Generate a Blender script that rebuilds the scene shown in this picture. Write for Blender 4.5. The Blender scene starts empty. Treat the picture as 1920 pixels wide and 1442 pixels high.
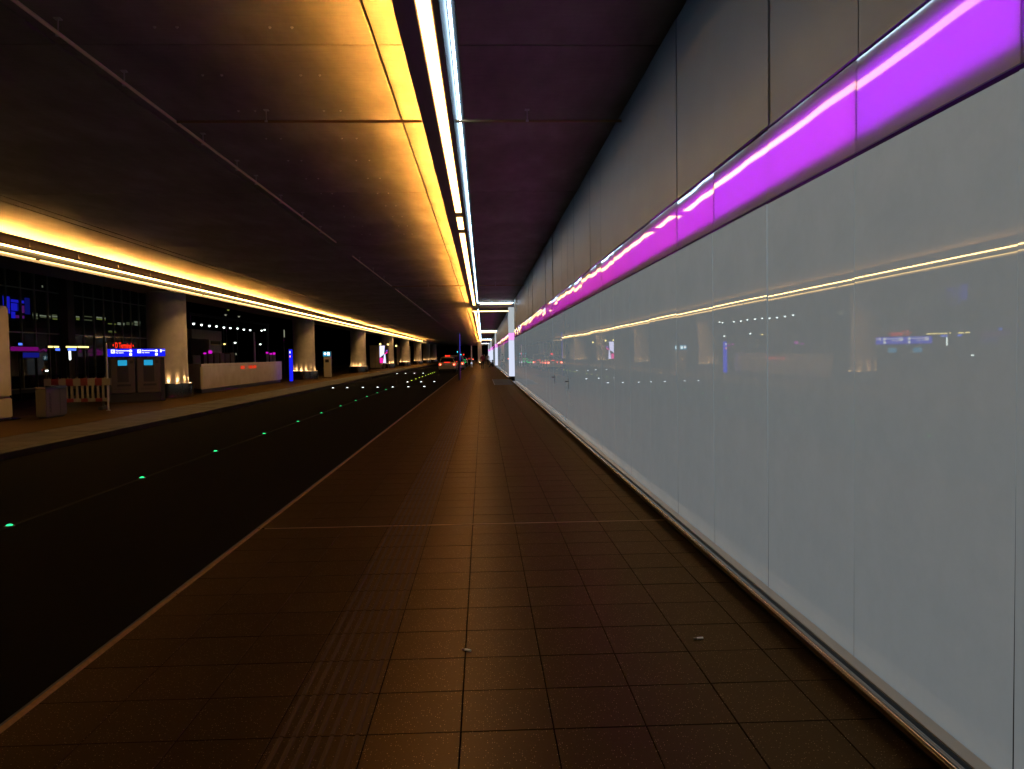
import bpy, bmesh, math, random
from mathutils import Vector, Matrix
random.seed(7)
R = math.radians
S = bpy.context.scene
C = S.collection

# ------------------------------------------------------------------ camera
cam_d = bpy.data.cameras.new('camera'); cam = bpy.data.objects.new('camera', cam_d); C.objects.link(cam)
YAW, PITCH, ROLL = 0.0380076, -0.03936548, 0.01352891
fw = Vector((math.sin(YAW)*math.cos(PITCH), math.cos(YAW)*math.cos(PITCH), math.sin(PITCH)))
r0 = Vector((math.cos(YAW), -math.sin(YAW), 0)); u0 = r0.cross(fw)
rt = r0*math.cos(ROLL) - u0*math.sin(ROLL); up = rt.cross(fw)
cam.matrix_world = Matrix(((rt.x, up.x, -fw.x, 0), (rt.y, up.y, -fw.y, 0), (rt.z, up.z, -fw.z, 1.65), (0, 0, 0, 1)))
cam_d.sensor_fit = 'HORIZONTAL'; cam_d.sensor_width = 36.0; cam_d.lens = 36.0*1430/1920
cam_d.clip_start = 0.05; cam_d.clip_end = 2000
S.camera = cam
# ------------------------------------------------------------------ night sky, exposure
W = bpy.data.worlds.new('World'); S.world = W; W.use_nodes = True
wn = W.node_tree.nodes; bg = wn['Background']
sky = wn.new('ShaderNodeTexSky'); sky.sky_type = 'NISHITA'; sky.sun_disc = False
sky.sun_elevation = R(-8); sky.sun_rotation = R(200)
W.node_tree.links.new(sky.outputs[0], bg.inputs[0]); bg.inputs[1].default_value = 0.05
S.view_settings.view_transform = 'Standard'; S.view_settings.look = 'None'
S.view_settings.exposure = 0.0; S.view_settings.gamma = 1.0; S.view_settings.use_curve_mapping = False
cy = S.cycles
cy.use_denoising = True; cy.max_bounces = 8; cy.diffuse_bounces = 4; cy.glossy_bounces = 4
cy.transmission_bounces = 4; cy.transparent_max_bounces = 12
cy.caustics_reflective = False; cy.caustics_refractive = False
cy.sample_clamp_indirect = 4.0; cy.use_light_tree = True; cy.use_adaptive_sampling = False

# ------------------------------------------------------------------ materials
MATS = {}
def mat(name, col=(.5,.5,.5), rough=.5, metal=0., spec=.5, coat=0., emit=None, es=0., coat_r=.03):
    m = bpy.data.materials.new(name); m.use_nodes = True; MATS[name] = m
    b = m.node_tree.nodes['Principled BSDF']
    b.inputs['Base Color'].default_value = (*col, 1); b.inputs['Roughness'].default_value = rough
    b.inputs['Metallic'].default_value = metal; b.inputs['Specular IOR Level'].default_value = spec
    b.inputs['Coat Weight'].default_value = coat; b.inputs['Coat Roughness'].default_value = coat_r
    if emit: b.inputs['Emission Color'].default_value = (*emit, 1); b.inputs['Emission Strength'].default_value = es
    return m
def glow(name, col, st):
    m = bpy.data.materials.new(name); m.use_nodes = True; MATS[name] = m
    t = m.node_tree; t.nodes.clear()
    e = t.nodes.new('ShaderNodeEmission'); o = t.nodes.new('ShaderNodeOutputMaterial')
    e.inputs[0].default_value = (*col, 1); e.inputs[1].default_value = st
    t.links.new(e.outputs[0], o.inputs[0]); return m
def glow_one(name, col, st):      # emits from its front face only, as an LED strip does
    m = glow(name, col, st); t = m.node_tree; e = [n for n in t.nodes if n.type == 'EMISSION'][0]
    g = t.nodes.new('ShaderNodeNewGeometry'); k = t.nodes.new('ShaderNodeMath'); k.operation = 'MULTIPLY_ADD'
    k.inputs[1].default_value = -st; k.inputs[2].default_value = st
    t.links.new(g.outputs['Backfacing'], k.inputs[0]); t.links.new(k.outputs[0], e.inputs[1]); return m
def N(m, kind, **kw):
    n = m.node_tree.nodes.new(kind)
    for k, v in kw.items(): setattr(n, k, v)
    return n
def L(m, a, b): m.node_tree.links.new(a, b)
def noise(m, scale, detail=4, rough=.6, stretch=None, coord='Object'):
    tc = N(m, 'ShaderNodeTexCoord'); n = N(m, 'ShaderNodeTexNoise')
    n.inputs['Scale'].default_value = scale; n.inputs['Detail'].default_value = detail; n.inputs['Roughness'].default_value = rough
    if stretch:
        mp = N(m, 'ShaderNodeMapping'); mp.inputs['Scale'].default_value = stretch
        L(m, tc.outputs[coord], mp.inputs['Vector']); L(m, mp.outputs[0], n.inputs['Vector'])
    else: L(m, tc.outputs[coord], n.inputs['Vector'])
    return n
def ramp(m, src, stops):
    r = N(m, 'ShaderNodeValToRGB'); e = r.color_ramp.elements
    while len(e) < len(stops): e.new(.5)
    for el, (p, c) in zip(e, stops): el.position = p; el.color = (*c, 1) if len(c) == 3 else c
    L(m, src, r.inputs[0]); return r
def mixc(m, a, b, fac, mode='MIX'):
    x = N(m, 'ShaderNodeMix', data_type='RGBA', blend_type=mode)
    for s, v in ((x.inputs[0], fac), (x.inputs[6], a), (x.inputs[7], b)):
        if isinstance(v, (int, float)): s.default_value = v
        elif isinstance(v, tuple): s.default_value = (*v, 1)
        else: L(m, v, s)
    return x.outputs[2]
def bump(m, src, strength, dist, base=None):
    b = N(m, 'ShaderNodeBump'); b.inputs['Strength'].default_value = strength; b.inputs['Distance'].default_value = dist
    L(m, src, b.inputs['Height'])
    L(m, b.outputs[0], (base or m.node_tree.nodes['Principled BSDF']).inputs['Normal']); return b
def BS(m): return m.node_tree.nodes['Principled BSDF']

# speckled dark granite paving: grain, flecks of mica, worn cleaner / dirtier slabs
def granite(name, c0, c1, fleck, rough):
    m = mat(name, rough=rough)
    n1 = noise(m, 90, 3, .7, coord='Generated' if False else 'Object'); n2 = noise(m, 1.3, 5, .6)
    base = ramp(m, n1.outputs['Fac'], [(.35, c0), (.7, c1)]).outputs[0]
    wear = ramp(m, n2.outputs['Fac'], [(.3, (.72, .72, .72)), (.7, (1.15, 1.12, 1.1))]).outputs[0]
    base = mixc(m, base, wear, 1.0, 'MULTIPLY')
    oi = N(m, 'ShaderNodeObjectInfo')
    var = ramp(m, oi.outputs['Random'], [(0, (.62, .62, .62)), (1, (1.32, 1.28, 1.24))]).outputs[0]
    base = mixc(m, base, var, 1.0, 'MULTIPLY')
    v = N(m, 'ShaderNodeTexVoronoi'); v.inputs['Scale'].default_value = 105; v.inputs['Randomness'].default_value = 1
    tc = N(m, 'ShaderNodeTexCoord'); L(m, tc.outputs['Object'], v.inputs['Vector'])
    dots = ramp(m, v.outputs['Distance'], [(.12, (1, 1, 1)), (.22, (0, 0, 0))]).outputs[0]
    sep = N(m, 'ShaderNodeSeparateColor'); L(m, v.outputs['Color'], sep.inputs[0])
    pick = N(m, 'ShaderNodeMath', operation='GREATER_THAN'); pick.inputs[1].default_value = .70; L(m, sep.outputs[0], pick.inputs[0])
    mul = N(m, 'ShaderNodeMath', operation='MULTIPLY'); L(m, dots, mul.inputs[0]); L(m, pick.outputs[0], mul.inputs[1])
    L(m, mixc(m, base, fleck, mul.outputs[0]), BS(m).inputs['Base Color'])
    rr = ramp(m, n2.outputs['Fac'], [(.3, (rough+.1,)*3), (.75, (rough-.08,)*3)]).outputs[0]
    L(m, rr, BS(m).inputs['Roughness'])
    bump(m, n1.outputs['Fac'], .25, .002)
    return m
granite('granite', (.0052, .0034, .0020), (.0135, .0088, .0052), (.40, .29, .17), .33)
m = MATS['granite']; BS(m).inputs['Specular IOR Level'].default_value = 0.0   # honed stone; amber of the lamplight put into its sheen colour
gl = N(m, 'ShaderNodeBsdfGlossy'); gl.inputs['Color'].default_value = (1.0, .67, .32, 1); gl.inputs['Roughness'].default_value = .36
mx = N(m, 'ShaderNodeMixShader'); lw = N(m, 'ShaderNodeLayerWeight'); lw.inputs[0].default_value = .35
fm = N(m, 'ShaderNodeMath', operation='MULTIPLY_ADD'); fm.inputs[1].default_value = .125; fm.inputs[2].default_value = .002
L(m, lw.outputs['Facing'], fm.inputs[0]); L(m, fm.outputs[0], mx.inputs[0]); L(m, BS(m).outputs[0], mx.inputs[1]); L(m, gl.outputs[0], mx.inputs[2])
L(m, mx.outputs[0], [n for n in m.node_tree.nodes if n.type == 'OUTPUT_MATERIAL'][0].inputs[0])
granite('granite_left', (.011, .0064, .0027), (.022, .0128, .0057), (.06, .04, .022), .6)
BS(MATS['granite_left']).inputs['Specular IOR Level'].default_value = .15
granite('mat_dark', (.012, .011, .011), (.02, .018, .018), (.05, .05, .05), .7)
m = mat('asphalt', rough=.9, spec=.02); n = noise(m, 140, 3); L(m, ramp(m, n.outputs['Fac'], [(.3, (.0013, .0013, .0013)), (.75, (.0046, .0046, .0046))]).outputs[0], BS(m).inputs['Base Color']); bump(m, n.outputs['Fac'], .5, .004)
m = mat('earth', (.012, .012, .012), .9, spec=.1)
m = mat('kerb_stone', rough=.7, spec=.08); n = noise(m, 30, 4); L(m, ramp(m, n.outputs['Fac'], [(.3, (.18, .10, .03)), (.7, (.27, .15, .05))]).outputs[0], BS(m).inputs['Base Color'])
# board-marked precast concrete of the ceiling
m = mat('ceiling_concrete', rough=.62, spec=.3)
n1 = noise(m, 2.2, 6, .65, (1, .35, 1)); n2 = noise(m, 26, 5, .6, (.12, 1, 1)); n3 = noise(m, .5, 3, .5)
base = ramp(m, n1.outputs['Fac'], [(.3, (.205, .168, .128)), (.72, (.325, .275, .215))]).outputs[0]
base = mixc(m, base, ramp(m, n2.outputs['Fac'], [(.35, (.93, .93, .93)), (.6, (1.03, 1.03, 1.03))]).outputs[0], 1.0, 'MULTIPLY')
base = mixc(m, base, ramp(m, n3.outputs['Fac'], [(.35, (.75, .74, .73)), (.65, (1.1, 1.1, 1.1))]).outputs[0], 1.0, 'MULTIPLY')
L(m, base, BS(m).inputs['Base Color']); bump(m, n2.outputs['Fac'], .12, .006)
m = mat('column_concrete', rough=.55, spec=.35); n = noise(m, 3, 6); L(m, ramp(m, n.outputs['Fac'], [(.3, (.50, .45, .38)), (.7, (.64, .58, .50))]).outputs[0], BS(m).inputs['Base Color'])
# white back-painted glass of the wall, faintly back-lit
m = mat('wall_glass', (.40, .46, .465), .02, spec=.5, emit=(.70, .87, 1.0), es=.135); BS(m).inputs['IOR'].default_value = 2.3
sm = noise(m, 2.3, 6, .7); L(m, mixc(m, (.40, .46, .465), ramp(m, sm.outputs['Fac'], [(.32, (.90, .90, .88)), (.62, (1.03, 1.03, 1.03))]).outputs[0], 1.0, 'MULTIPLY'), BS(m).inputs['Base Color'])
n = noise(m, 1.1, 2, .5, (1, 1.0, .35), 'Generated'); bump(m, n.outputs['Fac'], .045, .01)
g = noise(m, 6, 5, .7); L(m, ramp(m, g.outputs['Fac'], [(.25, (.004,)*3), (.8, (.022,)*3)]).outputs[0], BS(m).inputs['Roughness'])
# translucent light-box glass of the coloured band
def lightbox_glass(name):
    m = bpy.data.materials.new(name); m.use_nodes = True; MATS[name] = m
    t = m.node_tree; t.nodes.clear(); o = t.nodes.new('ShaderNodeOutputMaterial')
    d = t.nodes.new('ShaderNodeBsdfDiffuse'); d.inputs[0].default_value = (.70, .74, .78, 1)
    tr = t.nodes.new('ShaderNodeBsdfTranslucent'); tr.inputs[0].default_value = (.8, .8, .8, 1)
    mx = t.nodes.new('ShaderNodeMixShader'); mx.inputs[0].default_value = .5
    gl = t.nodes.new('ShaderNodeBsdfGlossy'); gl.inputs['Roughness'].default_value = .03
    fr = t.nodes.new('ShaderNodeFresnel'); fr.inputs[0].default_value = 1.4
    m2 = t.nodes.new('ShaderNodeMixShader')
    nz = noise(m, 2.0, 1, .4, (1, .5, .3)); b = t.nodes.new('ShaderNodeBump'); b.inputs['Strength'].default_value = .14; b.inputs['Distance'].default_value = .02
    L(m, nz.outputs['Fac'], b.inputs['Height']); L(m, b.outputs[0], gl.inputs['Normal']); L(m, b.outputs[0], fr.inputs['Normal'])
    L(m, d.outputs[0], mx.inputs[1]); L(m, tr.outputs[0], mx.inputs[2]); L(m, fr.outputs[0], m2.inputs[0]); L(m, mx.outputs[0], m2.inputs[1]); L(m, gl.outputs[0], m2.inputs[2]); L(m, m2.outputs[0], o.inputs[0])
    return m
lightbox_glass('lightbox_glass')
m = mat('metal_panel', (.30, .28, .265), .45, metal=.2); n = noise(m, .8, 3, .5); L(m, ramp(m, n.outputs['Fac'], [(.3, (.20, .24, .295)), (.7, (.235, .28, .34))]).outputs[0], BS(m).inputs['Base Color'])
mat('channel_metal', (.20, .15, .17), .42, metal=.2)
m = mat('stainless', (.27, .24, .21), .2, metal=1.0); n = noise(m, 40, 2, .5, (1, .05, 1)); L(m, ramp(m, n.outputs['Fac'], [(.3, (.09,)*3), (.7, (.16,)*3)]).outputs[0], BS(m).inputs['Roughness'])
mat('black', (.008, .008, .008), .5)
mat('dark_metal', (.04, .04, .04), .4, metal=.6)
mat('galvanised', (.55, .52, .47), .3, metal=.6)
mat('dull_pipe', (.30, .18, .08), .5, spec=.2); mat('lit_pipe', (.80, .58, .32), .3); mat('mullion', (.5, .52, .42), .4); mat('ridge', (.060, .037, .018), .6, spec=.03)  # tactile ridges: same stone, caught light put into a paler colour
mat('joint_mortar', (.0012, .0009, .0007), .9, spec=.0)
mat('ledge_paint', (.035, .028, .02), .6)
mat('soffit', (.12, .105, .09), .7)
m = mat('cream_paint', rough=.22); n = noise(m, 1.6, 5); L(m, ramp(m, n.outputs['Fac'], [(.3, (.50, .42, .28)), (.7, (.60, .51, .36))]).outputs[0], BS(m).inputs['Base Color'])
mat('grey_paint', (.052, .042, .03), .45)
mat('bin_paint', (.075, .066, .055), .4)
mat('white_plastic', (.17, .15, .115), .45); mat('red_plastic', (.11, .004, .008), .4)
mat('rubber', (.02, .02, .02), .8); mat('white_paint', (.80, .80, .80), .35)
mat('brown_wood', (.10, .05, .02), .5)
m = mat('worn_paint', rough=.8, spec=.05); n = noise(m, 9, 5, .7); L(m, ramp(m, n.outputs['Fac'], [(.42, (.006, .006, .006)), (.62, (.0055, .0055, .005))]).outputs[0], BS(m).inputs['Base Color'])
mat('lettering', (.02, .02, .02), .5)
m = bpy.data.materials.new('pane_glass'); m.use_nodes = True; MATS['pane_glass'] = m; t = m.node_tree; t.nodes.clear()
o = t.nodes.new('ShaderNodeOutputMaterial'); a = t.nodes.new('ShaderNodeBsdfTransparent'); a.inputs[0].default_value = (.75, .8, .78, 1)
b = t.nodes.new('ShaderNodeBsdfGlossy'); b.inputs['Roughness'].default_value = .02; f = t.nodes.new('ShaderNodeFresnel'); f.inputs[0].default_value = 1.5
x = t.nodes.new('ShaderNodeMixShader'); ge = t.nodes.new('ShaderNodeNewGeometry'); iv = N(m, 'ShaderNodeMath', operation='SUBTRACT'); iv.inputs[0].default_value = 1; L(m, ge.outputs['Backfacing'], iv.inputs[1]); mu = N(m, 'ShaderNodeMath', operation='MULTIPLY'); L(m, f.outputs[0], mu.inputs[0]); L(m, iv.outputs[0], mu.inputs[1]); L(m, mu.outputs[0], x.inputs[0]); L(m, a.outputs[0], x.inputs[1]); L(m, b.outputs[0], x.inputs[2]); L(m, x.outputs[0], o.inputs[0])
mat('taxi_paint', (.55, .46, .30), .2, coat=1); mat('dark_paint', (.01, .012, .012), .12, coat=1); mat('silver_paint', (.42, .42, .42), .22, metal=.5, coat=1)
mat('car_glass', (.006, .006, .007), .05); mat('tyre', (.015, .015, .015), .85); mat('rim', (.4, .4, .4), .3, metal=1)
mat('jacket_red', (.12, .01, .012), .8); mat('cloth_black', (.012, .012, .014), .85); mat('cloth_grey', (.3, .3, .28), .85); mat('skin', (.45, .27, .19), .55); mat('hair', (.02, .014, .01), .6)

# lamps, lit signs and screens, and added glows for reflections and column light
glow('warm_strip', (1.0, .53, .14), 14.0)
glow_one('warm_cove', (1.0, .47, .085), 1100.0)
glow_one('warm_cove_left', (1.0, .43, .085), 2900.0)
glow('left_strip', (1.0, .62, .20), 20.0)
glow('left_strip_low', (1.0, .64, .19), 5.0); glow_one('added_left_wash', (1.0, .56, .19), 40.0)
glow('cool_tube', (.50, .75, 1.0), 22.0)
glow('cross_warm', (1.0, .66, .27), 6.0)
glow('uplight', (1.0, .66, .32), 14.0)
for i in range(6):
    t_ = i/5; glow('band_led_%d' % i, (.42+.58*t_, .002, 1.0-.1*t_), 14.5+19*t_)
glow('blue_sign', (.01, .015, 1.0), 1.0); glow('sign_white', (1, 1, 1), 1.6); glow('cyan_screen', (.02, .35, .62), .9)
glow('red_led', (1.0, .03, .01), 1.3); glow('red_reflection_glow', (1.0, .05, .01), .8); glow('tail', (1.0, .035, .015), 2.2); glow('tail_core', (1.0, .3, .15), 4.0)
glow('stud_green', (.03, 1.0, .28), 2.2); glow('stud_white', (.82, .92, 1.0), 4.0); glow('stud_yellow', (.72, 1.0, .10), 2.6)
glow('lamp_white', (.85, 1.0, .95), 4.0); glow('lamp_yellow', (1.0, .8, .25), 2.4); glow('magenta', (.75, .01, .65), .8); glow('magenta_dim', (.25, .004, .22), .5)
glow('window_green', (.34, .38, .08), .55); glow('window_pale', (.42, .44, .32), .6); glow('window_dim', (.16, .17, .09), .5); glow('blue_window', (.02, .02, 1.0), .75); glow('blue_window_dim', (.015, .02, .45), .35); glow('violet_window', (.3, .03, .5), .35)
glow('screen_white', (.72, .70, 1.0), 1.4); glow('screen_pink', (1.0, .02, .35), 1.1); glow('screen_violet', (.35, .12, 1.0), 1.0)
glow('pillar_light', (.74, .80, 1.0), .95); glow('pillar_upper', (.86, .95, 1.0), .5); glow('pillar_pink', (1.0, .42, 1.0), 1.0)
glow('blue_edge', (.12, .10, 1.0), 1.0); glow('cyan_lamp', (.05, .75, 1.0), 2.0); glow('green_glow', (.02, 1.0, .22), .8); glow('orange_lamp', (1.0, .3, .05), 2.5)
glow('blue_lamp', (.08, .18, 1.0), 1.6)

# ------------------------------------------------------------------ mesh helpers
class MB:
    def __init__(s): s.v = []; s.f = []
    def add(s, vs, fs):
        o = len(s.v); s.v += [tuple(p) for p in vs]; s.f += [tuple(i+o for i in f) for f in fs]; return s
    def box(s, x0, y0, z0, x1, y1, z1, bev=0.):
        if bev <= 0:
            return s.add([(x0,y0,z0),(x1,y0,z0),(x1,y1,z0),(x0,y1,z0),(x0,y0,z1),(x1,y0,z1),(x1,y1,z1),(x0,y1,z1)],
                  [(3,2,1,0),(4,5,6,7),(0,1,5,4),(1,2,6,5),(2,3,7,6),(3,0,4,7)])
        bm = bmesh.new(); bmesh.ops.create_cube(bm, size=1)
        for v in bm.verts: v.co = Vector(((x0+x1)/2+v.co.x*(x1-x0), (y0+y1)/2+v.co.y*(y1-y0), (z0+z1)/2+v.co.z*(z1-z0)))
        bmesh.ops.bevel(bm, geom=bm.edges[:], offset=bev, segments=2, affect='EDGES')
        bm.verts.index_update(); s.add([v.co[:] for v in bm.verts], [[v.index for v in f.verts] for f in bm.faces]); bm.free(); return s
    def rings(s, rs, cap=True, closed=True):
        n = len(rs[0]); vs = [p for r in rs for p in r]; fs = []
        for k in range(len(rs)-1):
            for i in range(n if closed else n-1):
                j = (i+1) % n; fs.append((k*n+i, k*n+j, (k+1)*n+j, (k+1)*n+i))
        if cap: fs.append(tuple(range(n-1, -1, -1))); fs.append(tuple((len(rs)-1)*n+i for i in range(n)))
        return s.add(vs, fs)
    def lathe(s, cx, cy_, prof, n=24):   # prof: [(r, z)]
        return s.rings([[(cx+r*math.cos(2*math.pi*i/n), cy_+r*math.sin(2*math.pi*i/n), z) for i in range(n)] for r, z in prof])
    def tube(s, pts, r, n=8):
        pts = [Vector(p) for p in pts]; rs = []
        for i, p in enumerate(pts):
            d = (pts[min(i+1, len(pts)-1)] - pts[max(i-1, 0)]).normalized()
            a = d.cross(Vector((0, 0, 1))); a = a.normalized() if a.length > 1e-4 else Vector((1, 0, 0)); b = a.cross(d)
            rs.append([tuple(p + a*r*math.cos(2*math.pi*k/n) + b*r*math.sin(2*math.pi*k/n)) for k in range(n)])
        return s.rings(rs)
    def prism(s, poly, z0, z1):
        return s.rings([[(x, y, z0) for x, y in poly], [(x, y, z1) for x, y in poly]])
    def extr(s, poly, y0, y1):           # poly in (x,z) extruded along y
        return s.rings([[(x, y0, z) for x, z in poly], [(x, y1, z) for x, z in poly]])
    def quad(s, a, b, c, d): return s.add([a, b, c, d], [(0, 1, 2, 3)])
    def mesh(s, name, material, smooth=False):
        me = bpy.data.meshes.new(name); me.from_pydata(s.v, [], s.f); me.update()
        me.materials.append(MATS[material])
        if smooth:
            for p in me.polygons: p.use_smooth = True
            try: me.set_sharp_from_angle(angle=R(35))
            except Exception: pass
        return me
ORG = {}
def link(o, parent=None):
    C.objects.link(o)
    if parent is not None: o.parent = parent
    return o
def part(name, mb, material, parent=None, world=False, smooth=False, kind=None, label=None):
    if world and parent is not None:
        ox, oy, oz = ORG.get(parent.name, (0, 0, 0)); mb.v = [(x-ox, y-oy, z-oz) for x, y, z in mb.v]
    o = link(bpy.data.objects.new(name, mb.mesh(name, material, smooth)), parent)
    if kind: o['kind'] = kind
    if label: o['label'] = label
    ORG[o.name] = ORG.get(parent.name, (0, 0, 0)) if parent is not None else (0, 0, 0)
    return o
def inst(name, me, parent, loc, rot=None):
    o = link(bpy.data.objects.new(name, me), parent); o.location = loc
    if rot: o.rotation_euler = rot
    return o
def tag(o, label, cat, group=None):
    o['label'] = label; o['category'] = cat
    if group: o['group'] = group
    return o
def thing(name, label, cat, loc=(0,0,0), rz=0., group=None):
    o = link(bpy.data.objects.new(name, None)); o.location = loc; o.rotation_euler = (0, 0, rz); o.empty_display_size = .2
    ORG[o.name] = tuple(loc); return tag(o, label, cat, group)
def struct(name, mb, material, smooth=False):
    o = part(name, mb, material, smooth=smooth); o['kind'] = 'structure'; return o
def copy_tree(o, parent=None):
    c = o.copy(); C.objects.link(c); c.parent = parent
    for ch in o.children: copy_tree(ch, c)
    return c
def text_mesh(txt, size, material, name='lettering', bold=0.0, align='CENTER'):
    cu = bpy.data.curves.new(name, 'FONT'); cu.body = txt; cu.size = size; cu.align_x = align; cu.align_y = 'CENTER'; cu.offset = bold; cu.extrude = .0015
    cu.resolution_u = 3
    ob = bpy.data.objects.new('tmp', cu); C.objects.link(ob)
    dg = bpy.context.evaluated_depsgraph_get(); me = bpy.data.meshes.new_from_object(ob.evaluated_get(dg))
    bpy.data.objects.remove(ob); me.name = name; me.materials.clear(); me.materials.append(MATS[material]); return me
ORD = ['nearest', 'second nearest', 'third nearest', 'fourth nearest', 'fifth nearest', 'sixth nearest', 'seventh nearest', 'eighth nearest', 'ninth nearest', 'tenth nearest', 'eleventh nearest', 'twelfth nearest', 'thirteenth nearest']
LFT = ['leftmost', 'second from the left', 'third from the left', 'fourth from the left', 'fifth from the left', 'sixth from the left', 'seventh from the left', 'eighth from the left', 'ninth from the left', 'tenth from the left', 'eleventh from the left']

# ================================================================== SETTING
struct('ground', MB().quad((-400,-60,-.2),(300,-60,-.2),(300,700,-.2),(-400,700,-.2)), 'earth')
struct('road', MB().box(-8.75,-12,-.19,-2.26,320,-.12), 'asphalt')
part('lane_line', MB().box(-5.13,-8,-.1199,-5.06,46,-.116), 'worn_paint', bpy.data.objects['road'])
# ---- right pavement of square granite slabs
P_ = .41; XJ = [-2.165, -1.76, -1.35, -.94, -.53, -.12, .29, .70, 1.11, 1.52, 1.86]
pav = struct('pavement', MB().box(-2.167,-8,-.15,2.9,320,-.0045), 'joint_mortar')
G = .0024
def tile_mesh(w, l, ridged=False):
    mb = MB(); h = .03; c = .0018; a, b = w/2-G, l/2-G
    mb.rings([[(-a,-b,-h),(a,-b,-h),(a,b,-h),(-a,b,-h)], [(-a,-b,-c),(a,-b,-c),(a,b,-c),(-a,b,-c)], [(-a+c,-b+c,0),(a-c,-b+c,0),(a-c,b-c,0),(-a+c,b-c,0)]])
    if ridged:
        for k in range(7):
            x = -.165+.055*k; mb.extr([(x-.011,0.0003),(x-.007,.0045),(x+.007,.0045),(x+.011,.0003)], -b+.004, b-.004)
    return mb
tmesh = {}
rows = []
y = 7.4-.012
while y > 1.2: rows.append((y-P_, y)); y -= P_
rows.reverse(); near_last = 7.4+.012
y = 7.4+.012
while y < 62: rows.append((y, y+P_)); y += P_
jit = random.Random(3)
cells = []
for (a, b) in rows:
    for i in range(len(XJ)-1): cells.append((a, b, i))
stuff = MB(); ridges = MB(); count = 0
for (a, b, i) in cells:
    w = round(XJ[i+1]-XJ[i], 3)
    if a > 2.4 and count < 296:
        key = (w, i == 3)
        if key not in tmesh:
            tmesh[key] = tile_mesh(w, P_, i == 3).mesh('paving_tile', 'granite'); tmesh[key].materials.append(MATS['ridge'])
            for q_ in tmesh[key].polygons: q_.material_index = 1 if q_.index >= 10 else 0
        o = inst('tactile_tile' if i == 3 else 'paving_tile', tmesh[key], pav, ((XJ[i]+XJ[i+1])/2, (a+b)/2, jit.uniform(-.0008, .0004)), (jit.uniform(-.0015,.0015), jit.uniform(-.0015,.0015), 0))
        count += 1
    else:
        t = tile_mesh(w, P_, i == 3); cx, cy0 = (XJ[i]+XJ[i+1])/2, (a+b)/2; dz = jit.uniform(-.0008, .0004)
        stuff.add([(x+cx, y_+cy0, z+dz) for x, y_, z in t.v[:12]], t.f[:10])
        if i == 3: ridges.add([(x+cx, y_+cy0, z+dz) for x, y_, z in t.v[12:]], [[k-12 for k in f_] for f_ in t.f[10:]])
part('paving_tiles', stuff, 'granite', pav, kind='stuff'); part('tactile_ridges', ridges, 'ridge', pav, kind='stuff')
far = MB()
for i in range(len(XJ)-1): far.box(XJ[i]+G, rows[-1][1], -.032, XJ[i+1]-G, 300, -.002)
part('far_paving', far, 'granite', pav, kind='stuff')
part('expansion_joint', MB().box(-2.13, 7.4-.007, -.03, 1.80, 7.4+.007, .0012), 'dull_pipe', pav)
kerb = struct('kerb', MB().box(-2.26,-8,-.19,-2.170,300,-.03), 'black')
ks = MB().extr([(-.022,-.12),(.016,-.12),(.016,-.012),(.008,.001),(-.012,.002),(-.022,-.010)], 0, 1.985).mesh('kerb_stone', 'kerb_stone')
y = 7.4 - 2*6 + .004
for k in range(60): inst('kerb_stone', ks, kerb, (-2.186, y, .002)); y += 2.0
# ---- left pavement, its kerb line drifting a little outward
lp = struct('left_pavement', MB().prism([(-8.98,-8),(-8.98,300),(-60,300),(-60,-8)], -.19, -.03), 'earth')
def lk(y_): return -8.60-.0085*(y_-12)*.9 if y_ > 12 else -8.60
y = 8.0; q = random.Random(5)
km = MB().box(-.15, 0, -.16, .15, 1.49, .002, .012).mesh('kerb_stone', 'granite_left')
for k in range(60):
    if k % 1 == 0: inst('kerb_stone', km, lp, (lk(y)-.15, y, q.uniform(-.001,.002))); y += 1.5
sl = MB().box(-.74, 0, -.03, .74, .99, 0, .004).mesh('paving_slab', 'granite_left')
y = 8.0
for k in range(100): inst('paving_slab', sl, lp, (lk(y)-1.06, y, q.uniform(-.0015,.001)), (q.uniform(-.001,.001), 0, 0)); y += 1.0
sl2 = MB().box(-1.45, 0, -.03, 1.45, 1.99, 0, .004).mesh('paving_slab', 'granite')
y = 8.0
for k in range(50):
    for j in range(3): inst('paving_slab', sl2, lp, (lk(y)-3.30-j*2.92, y, -.004+q.uniform(-.001,.001)))
    y += 2.0
rest = MB()
for j in range(5): rest.box(-12.4-.001-(j)*2.9-2.88, 108, -.03, -12.4-j*2.9, 290, -.006)
rest.box(-12.35, 108, -.03, -9.45, 290, -.006); 
part('far_paving', rest, 'granite', lp, kind='stuff')
part('far_kerb', MB().box(-9.43, 108.01, -.16, -9.30, 290, -.001), 'granite_left', lp, kind='stuff')

# ---- concrete ceiling of precast slabs with open joints
CZ = 4.80
ceil = struct('ceiling', MB().box(-11.68,-8,CZ+.06,3.2,260,CZ+.5), 'black')
xs = [(-11.68,-9.42),(-9.385,-9.12),(-9.085,-4.20),(-4.18,-1.045),(-1.02,1.90)]
ys = [-6.1, .9, 7.9, 14.9, 21.9, 28.9, 35.9, 42.9, 49.9, 56.9, 63.9, 77.9, 91.9, 119.9, 149.9, 200.0, 258]
cache = {}
for a, b in zip(ys[:-1], ys[1:]):
    for (x0, x1) in xs:
        key = (round(x1-x0,3), round(b-a,3))
        if key not in cache: cache[key] = MB().box(-(x1-x0)/2, -(b-a)/2+.008, -.03, (x1-x0)/2, (b-a)/2-.008, .03, .006).mesh('ceiling_slab', 'ceiling_concrete')
        inst('ceiling_slab', cache[key], ceil, ((x0+x1)/2, (a+b)/2, CZ+.03+jit.uniform(-.002,.002)))
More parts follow.
